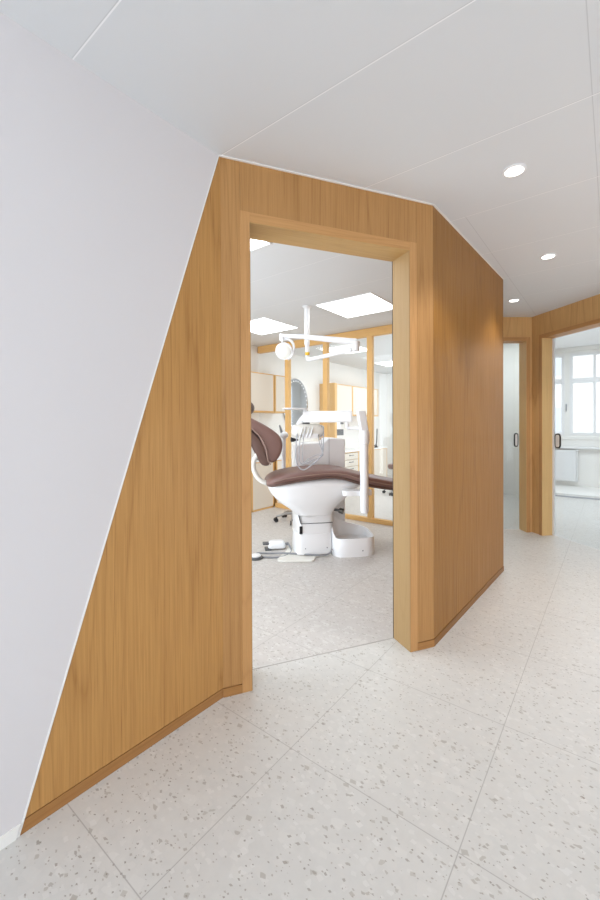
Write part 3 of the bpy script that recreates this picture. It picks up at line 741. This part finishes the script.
# assistant holder
w = MB(); w.tube([(-.285, .30, .60), (-.28, .30, 1.06)], .020, 12); w.tube([(-.285, .30, .62), (-.05, .30, .60)], .018, 12); w.build('assistant_post', 'white_metal', ch, smooth=True)
w = MB(); w.ball((-.278, .29, 1.09), .042, (1, 1, .9)); w.build('assistant_joint', 'white', ch, smooth=True)
w = MB(); w.tube([(-.30, .29, 1.11), (-.325, .28, 1.19)], [.014, .008], 10); w.build('suction_tip', 'grey', ch, smooth=True)

# foot control
def loc2w(x, y): 
    return (O[0]+math.cos(RC)*x-math.sin(RC)*y, O[1]+math.sin(RC)*x+math.cos(RC)*y)
fx, fy = loc2w(-.375, .165)
fc = thing('foot_control', 'white foot control pedal with grey cable on the floor before the dental chair', 'foot control', (fx, fy, 0), RC)
w = MB(); w.rings([plan(z, a_, b_, q, e=.55) for z, a_, b_, q in ((.012,-.075,.085,.055),(.02,-.085,.09,.06),(.06,-.08,.085,.058),(.078,-.065,.07,.05),(.083,-.04,.05,.035))]); w.build('housing', 'white', fc, sub=1)
w = MB(); w.box(-.13, -.06, -.035, .035, .05, .066); w.box(-.11, -.05, -.05, .05, 0, .014); w.build('lever', 'dark_grey', fc, bevel=.004)
w = MB(); w.tube([(.085, 0, .04), (.12, 0, .045)], .014, 12); w.build('cable_gland', 'grey', fc, smooth=True)
w = MB(); w.tube(spline([(.115, 0, .045), (.13, -.04, .02), (.13, -.12, .008), (.09, -.21, .008), (.02, -.27, .008), (-.10, -.26, .008), (-.17, -.23, .008), (-.20, -.20, .010)], 7), .0085, 10)
w.build('cable', 'grey', fc, smooth=True)
w = MB(); w.tube(spline([(-.215, -.20, .010), (-.19, -.13, .010), (-.09, -.15, .010), (.05, -.21, .022), (.20, -.27, .024), (.34, -.325, .024), (.43, -.335, .03), (.48, -.30, .06)], 7), .0075, 10)
o = w.build('foot_cable', 'grey', ch, smooth=True, loc=(-.375, .165, 0))
fx, fy = loc2w(-.585, -.085)
fd = thing('foot_switch', 'small round grey foot switch at the end of the cable, left of the chair base', 'foot switch', (fx, fy, 0), RC)
w = MB(); w.lathe([(.06, 0), (.064, .006), (.062, .018), (.05, .024)], n=28); w.build('base', 'dark_grey', fd, smooth=True)
w = MB(); w.lathe([(.048, .022), (.046, .034), (.03, .038)], n=28); w.build('button', 'white', fd, smooth=True)

# ------------------------------------------------------------------ ceiling mounted operating lamp
lp = thing('operating_lamp', 'white ceiling mounted operating lamp with folding arm above the dental chair', 'lamp', (-1.452, 2.061, HC))
z = lambda v: v-HC
w = MB(); w.lathe([(.045, 0), (.045, -.008), (.03, -.018), (.026, -.03)], n=28); w.build('ceiling_rose', 'white_metal', lp, smooth=True)
w = MB(); w.cone((0, 0, -.01), (0, 0, z(1.98)), .026, n=24); w.build('pole', 'white', lp, smooth=True)
w = MB(); w.tube(spline([(0, 0, z(1.99)), (.003, 0, z(1.88)), (.012, -.003, z(1.845)), (.05, -.015, z(1.832)), (.35, -.105, z(1.832)), (.62, -.185, z(1.835))], 6), .020, 14); w.build('swing_arm', 'white', lp, smooth=True)
w = MB(); w.box(-.005, .027, -.027, -.018, z(1.875), z(1.905)); w.box(.012, .03, -.026, .0, z(1.875), z(1.905)); w.build('label', 'yellow', lp)
ex, ey = -.788+1.452, 1.865-2.061
w = MB(); w.cone((ex, ey, z(1.815)), (ex, ey, z(1.90)), .032, n=20); w.build('elbow', 'white_metal', lp, bevel=.006, smooth=True)
jx, jy = -1.389+1.452, 1.603-2.061
w = MB(); w.tube([(ex, ey, z(1.895)), (ex+(jx-ex)*.12, ey+(jy-ey)*.12, z(1.905)), (ex+(jx-ex)*.7, ey+(jy-ey)*.7, z(1.965)), (jx, jy, z(1.985))], [.028, .028, .022, .014], 14); w.build('spring_arm', 'white', lp, smooth=True)
w = MB(); w.cone((jx, jy, z(1.94)), (jx, jy, z(2.0)), .022); w.build('lamp_joint', 'white', lp, bevel=.004, smooth=True)
# yoke (in the plane seen from the doorway)
ux, uy = .791, .612
cz = 1.848
w = MB(); w.tube(spline([(jx, jy, z(1.945)), (jx+ux*.05, jy+uy*.05, z(1.955)), (jx+ux*.095, jy+uy*.095, z(1.92)), (jx+ux*.105, jy+uy*.105, z(1.86)), (jx+ux*.085, jy+uy*.085, z(1.80)), (jx+ux*.05, jy+uy*.05, z(1.775))], 6), .012, 10); w.build('yoke', 'white', lp, smooth=True)
nrm = Vector((.35, -.75, -.45)).normalized()
q_ = nrm.to_track_quat('Z', 'Y').to_matrix().to_4x4(); T_ = Matrix.Translation((jx+.012, jy+.012, z(cz))) @ q_
def lathe_m(prof, n=28):
    return [[T_ @ Vector((r*math.cos(2*PI*k/n), r*math.sin(2*PI*k/n), zz)) for k in range(n)] for r, zz in prof]
w = MB(); w.rings(lathe_m([(.02,-.065),(.05,-.055),(.072,-.03),(.078,.0),(.076,.012)])); w.build('lamp_head', 'white', lp, smooth=True)
w = MB(); w.rings(lathe_m([(.068,.0125),(.06,.018),(.03,.02)])); w.build('lamp_lens', 'white_warm', lp, smooth=True)
w = MB(); w.tube([T_ @ Vector((0,.07,.0)), T_ @ Vector((0,.10,.02))], .008, 10); w.build('grip', 'white', lp, smooth=True)

# ------------------------------------------------------------------ stools
st = thing('operator_stool', 'wheeled operator stool with steel star base behind the dental chair', 'stool', (-2.20, 2.77, 0), .3, 'wheeled operator stools')
for k in range(5):
    a_ = 2*PI*k/5; c, q = math.cos(a_), math.sin(a_)
    w = MB(); w.tube([(0, 0, .10), (c*.12, q*.12, .092), (c*.22, q*.22, .066)], [.02, .016, .012], 10); w.build('foot_arm', 'steel', st, smooth=True)
    w = MB(); w.tube([(c*.215, q*.215, .066), (c*.215, q*.215, .048)], .008, 8)
    for s_ in (-1, 1):
        w.cone((c*.225-q*.012*s_, q*.225+c*.012*s_, .026), (c*.225-q*.026*s_, q*.225+c*.026*s_, .026), .026, n=18)
    w.build('caster', 'black', st, smooth=True)
w = MB(); w.lathe([(.03,.08),(.03,.13),(.018,.14),(.018,.42)], n=20); w.build('gas_column', 'steel', st, smooth=True)
w = MB(); w.lathe([(.06,.42),(.14,.43),(.155,.45),(.16,.48),(.15,.505),(.10,.515)], n=32); w.build('seat', 'leather', st, smooth=True)
dup(st, (-1.98, 5.33, 0), .9, 'wheeled stool in the back room, mostly hidden behind the right door jamb')

# ------------------------------------------------------------------ world, camera
wd = bpy.data.worlds.new('world'); SC.world = wd; wd.use_nodes = True
bg = wd.node_tree.nodes['Background']; bg.inputs[0].default_value = (.95, .97, 1, 1); bg.inputs[1].default_value = 2.0

cd = bpy.data.cameras.new('camera'); cam = bpy.data.objects.new('camera', cd); COL.objects.link(cam)
yaw, pitch, roll = -.6586, -.0066, -.0045
f = Vector((math.sin(yaw)*math.cos(pitch), math.cos(yaw)*math.cos(pitch), math.sin(pitch)))
r = Vector((math.cos(yaw), -math.sin(yaw), 0)); u = r.cross(f)
r2 = r*math.cos(roll)+u*math.sin(roll); u2 = -r*math.sin(roll)+u*math.cos(roll)
mw = Matrix(((r2.x, u2.x, -f.x, .9412), (r2.y, u2.y, -f.y, -1.1523), (r2.z, u2.z, -f.z, 1.1948), (0, 0, 0, 1)))
cam.matrix_world = mw
cd.sensor_fit = 'VERTICAL'; cd.sensor_height = 36; cd.lens = 404.871/900*36; cd.shift_y = -(450-427.2021)/900
cd.clip_start = .05
SC.camera = cam
SC.view_settings.view_transform = 'Standard'; SC.view_settings.look = 'None'
SC.view_settings.exposure = 0; SC.view_settings.gamma = 1
SC.cycles.use_denoising = True
SC.cycles.max_bounces = 12; SC.cycles.diffuse_bounces = 6; SC.cycles.transparent_max_bounces = 16
SC.cycles.sample_clamp_indirect = 6
